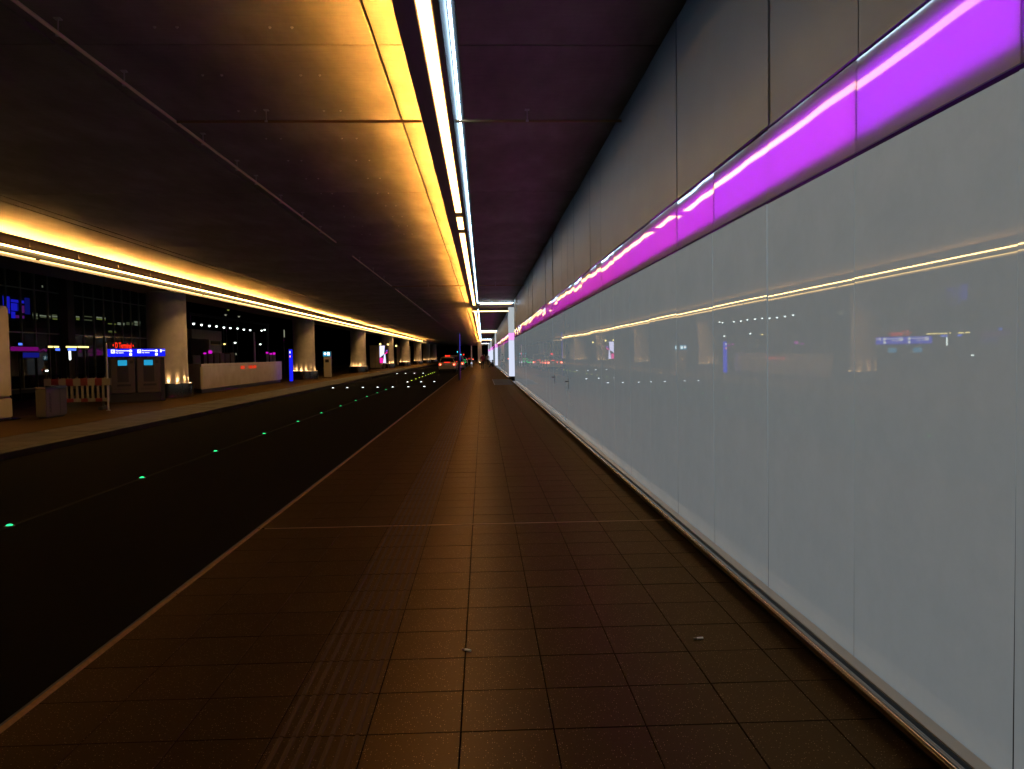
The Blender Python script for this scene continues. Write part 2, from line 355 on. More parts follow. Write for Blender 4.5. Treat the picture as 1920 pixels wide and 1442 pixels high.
# entrance recess beyond the end of the near wall, and the dark end of the underpass
struct('recess_wall', MB().box(4.4,44.5,-.1,4.5,53,4.86).box(1.93,44.35,-.1,4.4,44.45,4.86).box(2.3,52.9,-.1,4.4,53.0,4.86), 'soffit')
struct('left_soffit', MB().box(-14.75,-8,4.52,-12.05,250,4.9), 'soffit')
struct('cove_lid', MB().box(-12.04,-8,4.9,-11.69,250,5.1).box(-12.049,-8,4.51,-12.02,250,4.899), 'black')

# ================================================================== THE GLASS WALL
PW = 1.16; XW = 1.86
wall = thing('glass_wall', 'long white glass wall with a purple light band along the pavement', 'wall', (XW, 0, 0))
part('core', MB().box(2.00,-6.8,-.1,2.10,44.34,4.79), 'black', wall, world=True)
def panel_mesh(z0, z1, name, material, t=.02, w=PW):
    return MB().box(0, -w/2+.0025, z0, t, w/2-.0025, z1, .0007).mesh(name, material)
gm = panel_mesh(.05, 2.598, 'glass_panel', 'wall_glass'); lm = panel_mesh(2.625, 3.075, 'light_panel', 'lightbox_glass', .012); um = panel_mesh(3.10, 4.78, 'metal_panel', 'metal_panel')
gkg = MB().box(-.0005,-.0024,.05,.02,.0024,2.598).mesh('joint_gasket', 'black')
gkm = MB().box(.018,-.006,2.673,.034,.006,3.027).mesh('joint_gasket', 'black')
pr = random.Random(11); K0, K1 = -9, 34
for k in range(K0, K1+1):
    yc = 3.743+PW*(k+.5)
    if yc+PW/2 > 44.36: break
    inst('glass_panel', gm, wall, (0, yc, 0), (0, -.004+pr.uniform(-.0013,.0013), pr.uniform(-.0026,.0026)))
    inst('light_panel', lm, wall, (0, yc, 0), (0, pr.uniform(-.0008,.0008), pr.uniform(-.005,.005)))
    inst('metal_panel', um, wall, (.004, yc, 0), (0, pr.uniform(-.002,.002), pr.uniform(-.004,.004)))
    t_ = min(5, max(0, int(round((yc-3.2)/1.7))))
    inst('joint_gasket', gkm, wall, (0, yc+PW/2, 0)); inst('joint_gasket', gkg, wall, (0, yc+PW/2, 0))
    led = inst('led_tray', MB().quad((.036,-PW/2+.002,2.70),(.036,PW/2-.002,2.70),(.036,PW/2-.002,3.0),(.036,-PW/2+.002,3.0)).mesh('led_tray', 'band_led_%d' % t_), wall, (0, yc, 0))
part('band_box', MB().box(.121,-6.6,2.6,.13,44.34,3.096), 'grey_paint', wall)
part('lower_gasket', MB().box(.021,-6.6,2.585,.06,44.34,2.655), 'black', wall); part('upper_gasket', MB().box(.021,-6.6,3.028,.06,44.34,3.105), 'black', wall)
# bumper rail: stainless tube on a dark recessed plinth, broken at the service door
def rail_seg(y0, y1):
    part('bumper_rail', MB().tube([(-.122, y0, .08), (-.122, y1, .08)], .027, 14), 'stainless', wall, smooth=True)
    part('rail_plate', MB().box(-.075, y0, .098, -.012, y1, .106), 'galvanised', wall)
rail_seg(-5, 15.8); rail_seg(15.95, 18.5); rail_seg(18.65, 44.2)
part('plinth', MB().box(-.085,-5,-.03,.02,44.2,.05), 'black', wall)
for yy in (16.5, 19.7):
    h = part('door_handle', MB().tube([(-.005,yy,1.05),(-.06,yy,1.05),(-.075,yy-.02,1.05),(-.075,yy-.15,1.05)], .012, 8), 'stainless', wall, smooth=True)
    part('lock_plate', MB().box(-.008,yy-.03,.88,-.001,yy+.03,1.12,.002), 'dark_metal', h)
# the wall goes on beyond the entrance
fwall = thing('far_glass_wall', 'glass wall beyond the white pillar with a thin magenta band', 'wall', (XW, 51.4, 0))
part('core', MB().box(2.02,51.4,-.1,2.12,240,4.79), 'black', fwall, world=True)
PL = 5.8
g2 = panel_mesh(.05,2.598,'glass_panel','wall_glass',.02,PL); l2 = panel_mesh(2.625,3.075,'light_panel','lightbox_glass',.012,PL); u2 = panel_mesh(3.10,4.78,'metal_panel','metal_panel',.02,PL)
ld = MB().quad((.075,-PL/2,2.715),(.075,PL/2,2.715),(.075,PL/2,2.985),(.075,-PL/2,2.985)).mesh('led_tray','band_led_5')
for k in range(30):
    yc = PL*(k+.5)
    inst('glass_panel', g2, fwall, (0,yc,0), (0,0,pr.uniform(-.001,.001))); inst('light_panel', l2, fwall, (0,yc,0)); inst('metal_panel', u2, fwall, (.004,yc,0)); inst('led_tray', ld, fwall, (0,yc,0))
part('bumper_rail', MB().tube([(-.125,.2,.085),(-.125,170,.085)], .042, 10), 'stainless', fwall, smooth=True)
part('plinth', MB().box(-.085,.2,-.03,.02,170,.05), 'black', fwall)

# ================================================================== SUSPENDED LIGHT CHANNELS over the pavement
ZB = 4.56
def light_channel(label, y0, y1, start, end, segs):
    r = thing('light_channel', label, 'light', (0, y0, ZB), 0, 'suspended light channels')
    X0, X1 = -.705, -.195; ZT = ZB+.14
    b = MB().box(X0,y0,ZB+.012,-.322,y1,ZB+.06)                       # tray
    b.box(X0,y0,ZB-.004,-.517,y1,ZB+.0115); b.box(-.372,y0,ZB-.004,-.322,y1,ZB+.0115)
    part('tray', b, 'channel_metal', r, world=True)
    part('side_plate', MB().extr([(-.3215,ZB-.003),(-.3155,ZB-.003),(-.268,ZT+.015),(-.274,ZT+.015)], y0, y1), 'black', r, world=True)
    part('top_lip', MB().box(-.28,y0,ZT+.0155,X1,y1,ZT+.022).box(X1-.004,y0,ZT-.003,X1,y1,ZT+.015), 'black', r, world=True)
    part('cove_led', MB().quad((-.594,y0+.05,ZB+.062),(-.604,y0+.05,ZB+.083),(-.604,y1-.05,ZB+.083),(-.594,y1-.05,ZB+.062)), 'warm_cove', r, world=True)
    part('cove_backing', MB().box(-.590,y0+.04,ZB+.0605,-.582,y1-.04,ZB+.16), 'channel_metal', r, world=True)
    part('cove_lip', MB().box(X0,y0,ZB+.0605,X0+.006,y1,ZB+.0880), 'channel_metal', r, world=True)
    for a, e in segs:
        k = max(1, int(round((e-a)/3.1))); w = (e-a)/k
        for j in range(k): part('diffuser', MB().box(-.506,a+j*w,ZB+.001,-.388,a+(j+1)*w-.008,ZB+.011), 'warm_strip', r, world=True)
    xt, zt, cr = -.245, ZT, .45
    path = [(xt, y0+.12, zt), (xt, y1-cr-.3, zt)]
    if end:
        for a in range(1, 9):
            t = math.pi/2*a/8; path.append((xt+cr*(1-math.cos(t)), y1-cr-.3+cr*math.sin(t), zt))
        path.append((XW-.02, y1-.3, zt))
        part('cross_tray', MB().box(-.19,y1-.22,ZB-.02,XW-.01,y1,ZB+.06), 'channel_metal', r, world=True)
        part('cross_cove_led', MB().quad((-.1,y1-.20,ZB+.065),(XW-.1,y1-.20,ZB+.065),(XW-.1,y1-.19,ZB+.10),(-.1,y1-.19,ZB+.10)), 'cross_warm', r, world=True)
    if start:
        part('cross_tray', MB().box(-.19,y0,ZB+.012,XW-.01,y0+.3,ZB+.06), 'channel_metal', r, world=True)
        part('cross_diffuser', MB().box(-.66,y0-.012,ZB-.03,XW-.02,y0-.002,ZB+.03), 'cross_warm', r, world=True)
    part('cool_tube', MB().tube(path, .012, 8), 'cool_tube', r, world=True, smooth=True)
    y = y0+1.1
    while y < y1 and y < 60:
        for hx in (-.66, -.30):
            part('hanger', MB().box(hx-.006,y-.006,ZB+(.0605 if hx < -.5 else .163),hx+.006,y+.006,CZ-.0195).box(hx-.03,y-.03,CZ-.02,hx+.03,y+.03,CZ-.001), 'dark_metal', r, world=True)
        y += 2.49
    return r
light_channel('nearest light channel over the pavement, ending before the white pillar', -4.5, 45.4, False, True, [(-4.4,15.75),(16.35,17.85),(18.5,22.9),(22.98,30.3),(30.38,36.0),(36.1,44.9)])
light_channel('light channel beyond the first cross lights, starting at the white pillar', 51.2, 98.0, True, True, [(51.4,97.7)])
light_channel('third light channel from the camera, towards the far end', 99.8, 150.0, True, True, [(100,149.7)])
light_channel('farthest light channel, a small bright frame at the far end', 152.0, 205.0, True, True, [(152.2,204.7)])

# ---- light channel along the left edge of the ceiling
lc = thing('edge_light_channel', 'long yellow light channel along the left edge of the ceiling above the columns', 'light', (-11.8, 0, 4.4))
LX = -11.72
part('ledge', MB().box(LX-.30,-6,4.52,LX+.04,180,4.575).box(LX+.034,-6,4.576,LX+.04,180,4.604), 'ledge_paint', lc, world=True)
part('back_fascia', MB().box(-12.04,-6,4.30,-12.0,180,4.50), 'black', lc, world=True)
y = -6.0
while y < 150:
    part('diffuser', MB().box(LX+.0405,y,4.482,LX+.05,y+11.9,4.519), 'left_strip', lc, world=True)
    part('lower_diffuser', MB().box(LX-.085,y+3.0,4.325,LX-.05,y+11.75+3.0,4.348), 'left_strip_low', lc, world=True); y += 12.0
part('added_downlight', MB().quad((LX-.25,-6,4.385),(LX-.25,165,4.385),(LX-.08-.08,165,4.385),(LX-.08-.08,-6,4.385)), 'added_left_wash', lc, world=True)  # added downlight, hidden from view, to brighten columns and parapet
part('carrier', MB().box(LX-.155,-6,4.3485,LX-.051,168,4.5), 'black', lc, world=True)
part('cove_led', MB().quad((LX-.068,-6,4.578),(LX-.068,160,4.578),(LX-.058,160,4.599),(LX-.058,-6,4.599)), 'warm_cove_left', lc, world=True)
part('cove_backing', MB().box(LX-.09,-6,4.576,LX-.0695,160,4.78), 'black', lc, world=True)
y = 15.6
while y < 90:
    part('hanger', MB().box(LX-.006+.02,y-.006,4.576,LX+.006+.02,y+.006,4.899), 'black', lc, world=True); y += 2.4

# ================================================================== CEILING SERVICES
def conduit(label, pts, r, clips, paint='lit_pipe'):  # gold and dull pipe colours stand in for warm light and shade
    o = thing('conduit', label, 'pipe', pts[0], 0, 'ceiling conduits')
    part('pipe', MB().tube(pts, r, 12), paint, o, world=True, smooth=True)
    for (x, y, z) in clips:
        part('clip', MB().box(x-.006,y-.006,z,x+.006,y+.006,CZ).box(x-.03,y-.03,CZ-.012,x+.03,y+.03,CZ-.001).lathe(x,y,[(r+.008,z-.012),(r+.008,z+.012)],8), 'galvanised', o, world=True)
ZC = 4.65
conduit('long conduit under the ceiling running along the roadway, nearest piece', [(-3.88,-2,ZC),(-3.84,9,ZC),(-3.80,20.3,ZC)], .019, [(-3.86,y_,ZC) for y_ in (-.5,2,4.5,7.3,8.6,10.95,12.43,13.45,15.07,16.87,18.7)])
conduit('second piece of the conduit along the roadway, after a gap', [(-3.84,23.1,ZC),(-3.86,33,ZC)], .018, [(-3.85,y_,ZC) for y_ in (24.5,27.5,30.5)])
conduit('third piece of the conduit along the roadway, towards the far end', [(-3.86,34.4,ZC),(-3.9,58,ZC)], .018, [(-3.88,y_,ZC) for y_ in (36,40,45,50,55)])
conduit('conduit crossing the ceiling from the long pipe to the wall, nearest', [(-3.82,9.93,ZC),(1.84,9.93,ZC)], .018, [(-2.7,9.93,ZC),(.62,9.93,ZC)], 'dull_pipe')
conduit('conduit crossing the ceiling far off, before the white pillar', [(-3.85,33.2,ZC),(1.84,33.2,ZC)], .018, [(-2.3,33.2,ZC),(.6,33.2,ZC)], 'dull_pipe')
bm_ = MB().lathe(0,0,[(.016,0),(.016,-.006),(.008,-.007),(.008,-.016)],10).mesh('anchor_bolt','galvanised')
bolts = []
for xx in (-1.98,-1.77,-3.06,-2.85):
    yy = 4.99
    while yy < 21: bolts.append((xx, yy)); yy += 1.244
for i, (xx, yy) in enumerate(bolts):
    inst('anchor_bolt', bm_, ceil, (xx, yy, CZ-.001))

# ================================================================== COLUMNS with a ring of uplights
SPOT = bpy.data.lights.new('uplight_lamp', 'SPOT'); SPOT.energy = 40.0; SPOT.color = (1.0, .56, .22); SPOT.spot_size = R(52); SPOT.spot_blend = 1.0; SPOT.shadow_soft_size = .02
def column(idx, x, y_, r, label):
    o = thing('column', label, 'column', (x, y_, 0), 0, 'round columns with uplights')
    H = 4.53
    prof = [(r*1.03,.02),(r*1.03,.6),(r*1.02,1.0),(r,2.2),(r,H-.06),(r*1.01,H)]
    part('shaft', MB().lathe(0,0,prof,40), 'column_concrete', o, smooth=True)
    rr = r+.20
    ring = MB(); n = 40
    def circ(q, z): return [(q*math.cos(2*math.pi*i/n), q*math.sin(2*math.pi*i/n), z) for i in range(n)]
    ring.rings([circ(rr,.0),circ(rr,.60),circ(rr-.015,.615),circ(rr-.05,.615),circ(rr-.05,.57),circ(r*1.03+.004,.57)], cap=False)
    part('base_drum', ring, 'stainless', o, smooth=True)
    nl = 14 if y_ < 130 else 10
    lamp = MB().lathe(0,0,[(.034,0),(.034,.03)],10).mesh('uplight','uplight')
    sp = SPOT
    for i in range(nl):
        a = 2*math.pi*(i+.35)/nl; u = inst('uplight', lamp, o, ((r+.085)*math.cos(a), (r+.085)*math.sin(a), .572))
        if math.sin(a) < .75: inst('uplight_lamp', SPOT, o, ((r+.085)*math.cos(a), (r+.085)*math.sin(a), .606), (0, R(9), a+math.pi, ) if False else Matrix.Rotation(a, 3, 'Z').to_euler()).rotation_euler = (Matrix.Rotation(a,3,'Z') @ Matrix.Rotation(R(180-26),3,'Y')).to_euler()
    # stainless cladding seams
    for i in range(8):
        a = 2*math.pi*(i+.2)/8; part('seam', MB().tube([((rr+.002)*math.cos(a),(rr+.002)*math.sin(a),.01),((rr+.002)*math.cos(a),(rr+.002)*math.sin(a),.6)], .008, 6), 'dark_metal', o)
colpos = [(-13.62,33.6),(-13.40,57.9),(-13.02,80.6),(-13.0,105.5),(-12.95,127.5),(-12.9,152.5),(-12.85,176),(-12.8,200)]
cl = ['nearest round column with uplights, standing behind the pay machines', 'round column behind the thin blue pylon', 'round column between the blue headed ticket machine and the service cabin', 'round column beside the bright advertising screen', 'fifth round column along the roadway', 'sixth round column, left of the taxi', 'seventh round column, far off', 'farthest round column by the end of the yellow light']
for i, (x, y_) in enumerate(colpos): column(i, x, y_, .79, cl[i])

# ================================================================== THINGS ON THE LEFT PAVEMENT
# tall cabinet at the frame edge
o = thing('information_cabinet', 'tall cream cabinet cut off by the left edge of the photo', 'cabinet', (-14.1, 18.6, 0))
part('body', MB().box(-1.0,0,.64,.84,3.4,3.19,.05), 'cream_paint', o, smooth=True)
part('base_panel', MB().box(-1.0,.002,.07,.84,3.398,.625,.03), 'cream_paint', o, smooth=True)
part('foot_plate', MB().box(-1.1,-.12,0,.99,3.5,.045,.01), 'stainless', o)
# litter bin with vertical lettering
o = thing('litter_bin', 'grey litter bin with dark vertical lettering beside the tall cream cabinet', 'bin', (-12.72, 22.25, 0))
part('body', MB().box(-.06,0,.04,.24,1.1,.84,.02), 'bin_paint', o)
part('top', MB().box(-.08,-.02,.845,.26,1.12,.90,.02), 'stainless', o)
part('foot', MB().box(-.03,.08,0,.2,1.02,.04), 'black', o)
part('seam', MB().box(.2405,.72,.06,.243,.735,.82), 'black', o)
tm = text_mesh('AIRPORT', .14, 'lettering', bold=.006)
inst('lettering', tm, o, (.2425,.22,.44), (R(90), R(-90), R(90)))
part('ashtray', MB().box(.05,.3,.9,.22,.75,.93,.01), 'dark_metal', o)
# red and white plastic barrier with slots
o = thing('plastic_barrier', 'red and white plastic road barrier with upright slots behind the litter bin', 'barrier', (-13.5, 25.9, 0), R(12))
L0 = -.98
for i in range(9):
    w = 1.96/9; x0 = L0+i*w; part('top_block', MB().box(x0,-.03,.80,x0+w-.003,.03,1.05,.008), 'white_plastic' if i % 2 == 0 else 'red_plastic', o)
    part('bottom_block', MB().box(x0,-.03,.26,x0+w-.003,.03,.38,.008), 'white_plastic' if i % 2 == 0 else 'red_plastic', o)
for i in range(13):
    x0 = L0+i*(1.96-.07)/12; part('upright', MB().box(x0,-.022,.378,x0+.07,.022,.802), 'white_plastic', o)
for i in range(7):
    x0 = L0+.15+i*.28; part('peg', MB().box(x0-.012,-.012,1.045,x0+.012,.012,1.10), 'white_plastic', o)
for sx in (-1,1): part('foot', MB().box(sx*.78-.08,-.4,.0,sx*.78+.08,.4,.11,.02).box(sx*.78-.03,-.03,.10,sx*.78+.03,.03,.27), 'rubber', o)
o = thing('metal_post', 'thin metal post at the right end of the red and white barrier', 'post', (-12.26, 25.4, 0))
part('tube', MB().lathe(0,0,[(.027,0),(.027,2.18),(.01,2.2)],12), 'galvanised', o, smooth=True); part('foot_plate', MB().lathe(0,0,[(.07,0),(.07,.012)],16), 'galvanised', o)
part('bracket', MB().box(-.03,-.05,.83,.1,.05,1.05,.01), 'white_plastic', o)
# pay machines under a shared blue sign
o = thing('pay_station', 'pair of parking pay machines under a lit blue sign beside the nearest column', 'machine', (-13.50, 30.35, 0), R(33))
part('plinth', MB().box(-.98,.06,0,.98,.80,.34), 'black', o)
part('side_panel', MB().box(.86,0,.02,1.0,.86,1.73,.01), 'dark_metal', o)
part('side_panel', MB().box(-1.0,0,.02,-.93,.86,1.73,.01), 'dark_metal', o)
hd = part('sign_box', MB().box(-1.03,-.06,1.76,1.03,.40,2.08,.012), 'dark_metal', o)
part('sign_face', MB().box(-1.02,-.068,1.77,1.02,-.062,2.07), 'blue_sign', hd)
part('sign_side', MB().box(1.0305,-.05,1.77,1.034,.38,2.07), 'blue_sign', hd)
for c in (-.50, .42):
    mc = part('machine_body', MB().box(c-.42,.0,.35,c+.42,.75,1.74,.015), 'grey_paint', o)
    part('recess', MB().box(c-.20,-.008,.78,c+.19,-.001,1.70), 'black', mc)
    part('screen', MB().box(c-.17,-.016,1.42,c+.15,-.0085,1.63), 'cyan_screen', mc)
    part('coin_tray', MB().box(c-.22,-.02,.62,c+.26,-.001,.70), 'black', mc)
    part('card_slot', MB().box(c+.24,-.012,1.50,c+.36,-.001,1.62), 'black', mc)
    part('door_seam', MB().box(c-.40,-.004,.50,c+.40,-.001,.508), 'black', mc)
    # icons and writing on the sign
    inst('lettering', text_mesh('Kassenautomat', .075, 'sign_white', bold=.002, align='LEFT'), hd, (c-.24,-.071,2.0), (R(90),0,0))
    inst('lettering', text_mesh('Pay station', .062, 'sign_white', bold=.001, align='LEFT'), hd, (c-.24,-.071,1.92), (R(90),0,0))
    part('pictogram', MB().box(c-.40,-.0745,1.90,c-.27,-.069,2.04,.0), 'sign_white', hd)
    part('pictogram', MB().rings([[(c+.28+.055*math.cos(a*math.pi/10), yy, 1.985+.055*math.sin(a*math.pi/10)) for a in range(20)] for yy in (-.069,-.0745)]), 'sign_white', hd)
    part('pictogram', MB().box(c+.235,-.0745,1.80,c+.325,-.069,1.90), 'sign_white', hd)
    inst('pictogram_mark', text_mesh('P', .11, 'blue_sign', bold=.004), hd, (c-.335,-.0765,1.97), (R(90),0,0))
part('pictogram', MB().box(.84,-.0745,1.93,.89,-.069,2.04), 'sign_white', hd)
inst('lettering', text_mesh('Ebene', .055, 'sign_white', bold=.001), hd, (.955,-.071,2.0), (R(90),0,0))
# long low parapet
o = thing('parapet', 'long low cream parapet between the nearest column and the thin blue pylon', 'parapet', (-13.3, 36.57, 0))
fa, fb = Vector((-13.28,36.57)), Vector((-13.36,51.3))
for i in range(6):
    p0, p1 = fa.lerp(fb, i/6), fa.lerp(fb, (i+1)/6)
    part('panel', MB().prism([(p0.x,p0.y+.004),(p0.x-.06,p0.y+.004),(p1.x-.06,p1.y-.004),(p1.x,p1.y-.004)], .20, 1.27), 'cream_paint', o, world=True)
ga, gb = Vector((-13.28,36.57)), Vector((-15.78,40.6)); dn = (gb-ga).normalized()
for i in range(2):
    p0, p1 = ga.lerp(gb, i/2)+dn*.004, ga.lerp(gb, (i+1)/2)-dn*.004; nx = Vector((-dn.y, dn.x))*-.06
    part('panel', MB().prism([(p0.x,p0.y),(p1.x,p1.y),(p1.x+nx.x,p1.y+nx.y),(p0.x+nx.x,p0.y+nx.y)], .20, 1.27), 'cream_paint', o, world=True)
part('end_panel', MB().box(-15.8,51.24,.2,-13.42,51.3,1.27), 'cream_paint', o, world=True)
part('coping', MB().prism([(-13.27,36.55),(-13.35,51.32),(-13.5,51.32),(-13.42,36.9)], 1.275, 1.40).prism([(-13.27,36.55),(-13.424,36.9),(-15.75,40.7),(-15.87,40.56)], 1.2751, 1.3999), 'cream_paint', o, world=True)
part('plinth', MB().prism([(-13.36,36.75),(-13.44,51.2),(-13.6,51.2),(-13.52,37.0)], 0, .2).prism([(-13.36,36.75),(-13.52,37.0),(-15.7,40.6),(-15.82,40.5)], 0, .1999), 'black', o, world=True)
inst('red_reflection', text_mesh('B2 \u00b7 18:30', .24, 'red_reflection_glow', bold=.008), o, (-.010, 7.4, 1.13), (R(90), 0, R(90))).scale = (3.0, 1, 1)  # red reflection on the panel, put in as glowing letters
# thin blue pylon
o = thing('blue_pylon', 'thin upright sign pylon glowing blue beside the second column', 'sign', (-12.95, 52.2, 0))
part('frame', MB().box(-.14,-.16,0,.02,.30,2.22,.01), 'dark_metal', o)
part('face', MB().box(.0205,-.15,.05,.03,.29,2.19), 'blue_sign', o); part('edge_face', MB().box(-.10,-.168,.05,.018,-.1605,2.19), 'blue_sign', o)
part('pictogram', MB().box(-.06,-.174,1.93,.0,-.1685,2.08), 'sign_white', o); part('pictogram', MB().box(-.06,-.174,1.66,.0,-.1685,1.78), 'orange_lamp', o)
# ticket machine with cyan header
o = thing('ticket_machine', 'slim ticket machine with a lit cyan header right of the second column', 'machine', (-12.78, 63.3, 0))
part('body', MB().box(-.29,0,0,.27,.5,1.68,.02), 'cream_paint', o); hd = part('header', MB().box(-.32,-.03,1.69,.30,.5,2.10,.01), 'dark_metal', o)
part('header_face', MB().box(-.31,-.038,1.70,.29,-.0305,2.09), 'cyan_screen', hd); part('logo_disc', MB().rings([[(-.15+.11*math.cos(a*math.pi/8), yy, 1.92+.11*math.sin(a*math.pi/8)) for a in range(16)] for yy in (-.039,-.045)]), 'sign_white', hd)
part('logo_bar', MB().box(.06,-.045,1.78,.10,-.039,2.04).box(.16,-.045,1.78,.20,-.039,2.04), 'lamp_white', hd)
part('screen', MB().box(-.16,-.01,1.2,.14,-.001,1.45), 'black', o)
# service cabins
def cabin(label, x0, x1, y0, y1, h):
    o = thing('service_cabin', label, 'cabin', ((x0+x1)/2, y0, 0)); w = (x1-x0)/2
    part('wall', MB().box(-w,0,.1,w,y1-y0,h,.02), 'cream_paint', o); part('foot', MB().box(-w+.1,.1,0,w-.1,y1-y0-.1,.1), 'black', o)
    part('door', MB().box(w+.0005,.5,.12,w+.02,1.5,h-.7), 'cream_paint', o); part('handle', MB().box(w+.021,1.38,1.0,w+.05,1.42,1.2), 'dark_metal', o)
    part('seam', MB().box(-.01,-.004,.12,.01,-.001,h-.05), 'dark_metal', o)
cabin('tall cream service cabin just left of the bright advertising screen', -15.2, -13.75, 103.6, 108, 3.15)
cabin('tall cream service cabin farther off, right of the advertising screen', -15.4, -13.75, 138, 146, 3.5)
# advertising screen
o = thing('advertising_screen', 'upright advertising screen glowing white, violet and pink on a dark stand', 'screen', (-12.72, 98.75, 0), R(0))
part('housing', MB().box(-.55,0,.72,.55,.18,3.06,.02), 'black', o); part('stand', MB().box(-.10,.03,0,.10,.15,.73), 'dark_metal', o); part('foot', MB().box(-.35,-.1,0,.35,.28,.04), 'dark_metal', o)
part('picture', MB().box(-.50,-.008,.78,-.10,-.001,1.45), 'screen_pink', o); part('picture', MB().add([(-.50,-.008,1.46),(.05,-.008,1.9),(.18,-.008,3.0),(-.50,-.008,3.0)],[(0,1,2,3)]), 'screen_white', o)
part('picture', MB().add([(-.09,-.008,.78),(.30,-.008,.78),(.22,-.008,1.95),(.06,-.008,1.85)],[(0,1,2,3)]), 'screen_white', o); part('picture', MB().add([(.12,-.009,2.0),(.5,-.009,2.25),(.5,-.009,2.05),(.15,-.009,1.9)],[(0,1,2,3)]), 'screen_pink', o)
part('picture', MB().add([(.2,-.0085,2.25),(.5,-.0085,2.5),(.5,-.0085,2.3)],[(0,1,2)]), 'screen_violet', o)
for k, (px, py, pz, lb) in enumerate([(-13.1,98.6,3.2,'left of the two small lamps above the advertising screen'),(-12.15,98.9,3.15,'right of the two small lamps above the advertising screen'),(-12.3,109.5,3.1,'small yellow lamp on a bracket between the screen and the far cabin')]):
    o = thing('wall_lamp', lb, 'lamp', (px, py, pz), 0, 'small bracket lamps by the advertising screen')
    part('globe', MB().lathe(0,0,[(.03,-.13),(.11,-.08),(.13,0),(.11,.08),(.03,.12)],12), 'lamp_yellow', o, smooth=True); part('bracket', MB().tube([(0,0,.11),(0,.05,.3),(0,.5,.34)], .02, 6), 'dark_metal', o)
    part('mast', MB().tube([(0,.5,.36),(0,.5,-pz)], .03, 6), 'dark_metal', o)

# ================================================================== ROAD STUDS
stud = {}
for key in ('green','white','yellow'):
    stud[key] = (MB().lathe(0,0,[(.062,0),(.060,.010),(.042,.014)],14).mesh('housing','dark_metal'), MB().lathe(0,0,[(.040,.0142),(.036,.021),(.022,.027),(.004,.029)],14).mesh('lens','stud_'+key))
def road_stud(key, x, y_, label, sc=1.):
    o = thing('road_stud', label, 'road stud', (x, y_, -.119), 0, key+' road studs'); o.scale = (sc,sc,sc)
    inst('housing', stud[key][0], o, (0,0,0)); inst('lens', stud[key][1], o, (0,0,0))
for i, y_ in enumerate([7.75,10.72,13.64,16.65,19.68,22.53,25.56,28.6,31.36,34.43,37.5]):
    gx, gy = -4.75*(1.77/1.65), y_*(1.77/1.65); road_stud('green', gx, gy, 'green glowing road stud in the lane line, %s to the camera' % ORD[i], .85)
KQ = 1.77/1.65
for i, x in enumerate([-7.87,-7.12,-6.31,-5.54,-4.75,-3.93,-3.09]): road_stud('white', x*KQ, 40.3*KQ, 'white road stud in the near crossing row, %s' % LFT[i], 1.5)
for i, x in enumerate([-4.70,-3.85,-3.03]): road_stud('white', x*KQ, 47.7*KQ, 'white road stud in the short middle crossing row, %s' % LFT[i], 1.6)
for i, x in enumerate([-7.93,-7.14,-6.33,-5.52]): road_stud('white', x*KQ, 76*1.0, 'white road stud in the farthest crossing row, %s' % LFT[i], 1.8)
for i, y_ in enumerate([50.67,54.0,56.9,59.9,63.1,66.3,69.1,71.7,74.5]): road_stud('yellow', -4.72*KQ, y_*KQ, 'yellow green road stud in the far lane line, %s to the camera' % ORD[i], 1.2)

# ================================================================== PILLARS, MAT, POSTS ON THE RIGHT
pl = ['nearest white round pillar, lit from inside, at the entrance in the glass wall', 'second white pillar along the glass wall', 'third white pillar along the glass wall', 'farthest white pillar along the glass wall']
for i, (x, y_) in enumerate([(1.97,51.05),(1.84,103.0),(1.76,155.0),(1.72,207.0)]):
    o = thing('pillar', pl[i], 'pillar', (x, y_, 0), 0, 'white lit pillars')
    r = .22 if i == 0 else .165
    part('shoe', MB().lathe(0,0,[(r+.004,0),(r+.004,.19)],24), 'black', o, smooth=True)
    part('lit_shaft', MB().lathe(0,0,[(r,.191),(r,2.60)],28), 'pillar_light', o, smooth=True)
    part('pink_ring', MB().lathe(0,0,[(r,2.605),(r,3.09)],28), 'pillar_pink', o, smooth=True)
    part('upper_shaft', MB().lathe(0,0,[(r,3.095),(r,CZ-.002)],28), 'pillar_upper', o, smooth=True)
    part('joint_ring', MB().lathe(0,0,[(r-.004,2.59),(r-.004,3.11)],28), 'dark_metal', o, smooth=True)
o = thing('entrance_mat', 'dark entrance mat on the pavement before the nearest white pillar', 'mat', (1.2, 46.3, .003))
part('mat', MB().box(-.55,-4.8,0,.5,4.6,.006), 'mat_dark', o); part('frame', MB().box(-.58,-4.84,-.0025,-.551,4.64,.0075).box(-.55,-4.84,-.0025,.5,-4.801,.0075).box(-.55,4.601,-.0025,.5,4.64,.0075), 'dark_metal', o)
o = thing('kerb_post', 'dark post with a blue lit edge on the pavement beside the taxi', 'post', (-1.53, 50.3, 0))
part('post', MB().box(-.09,-.06,0,.04,.06,3.1,.008), 'dark_metal', o); part('light_edge', MB().box(.041,-.05,1.3,.055,.05,3.05), 'blue_edge', o); part('foot_plate', MB().box(-.16,-.12,0,.11,.12,.02), 'dark_metal', o)
part('light_edge', MB().box(.041,-.05,.1,.055,.05,1.0), 'violet_window', o)
o = thing('far_post', 'slender pale post on the pavement beyond the taxi', 'post', (-1.5, 103.5, 0))
part('post', MB().lathe(0,0,[(.14,0),(.13,.5),(.07,.55),(.07,2.9)],12), 'white_paint', o, smooth=True); part('lamp_collar', MB().lathe(0,0,[(.135,.5),(.135,.62)],12), 'pillar_light', o)
o = thing('end_pier', 'warm lit concrete pier at the far end of the pavement', 'pier', (-.6, 168, 0))
part('shaft', MB().box(-.45,-.45,0,.45,.45,4.79,.03), 'column_concrete', o); part('uplight', MB().lathe(0,-.7,[(.12,.0),(.12,.05)],12), 'uplight', o)

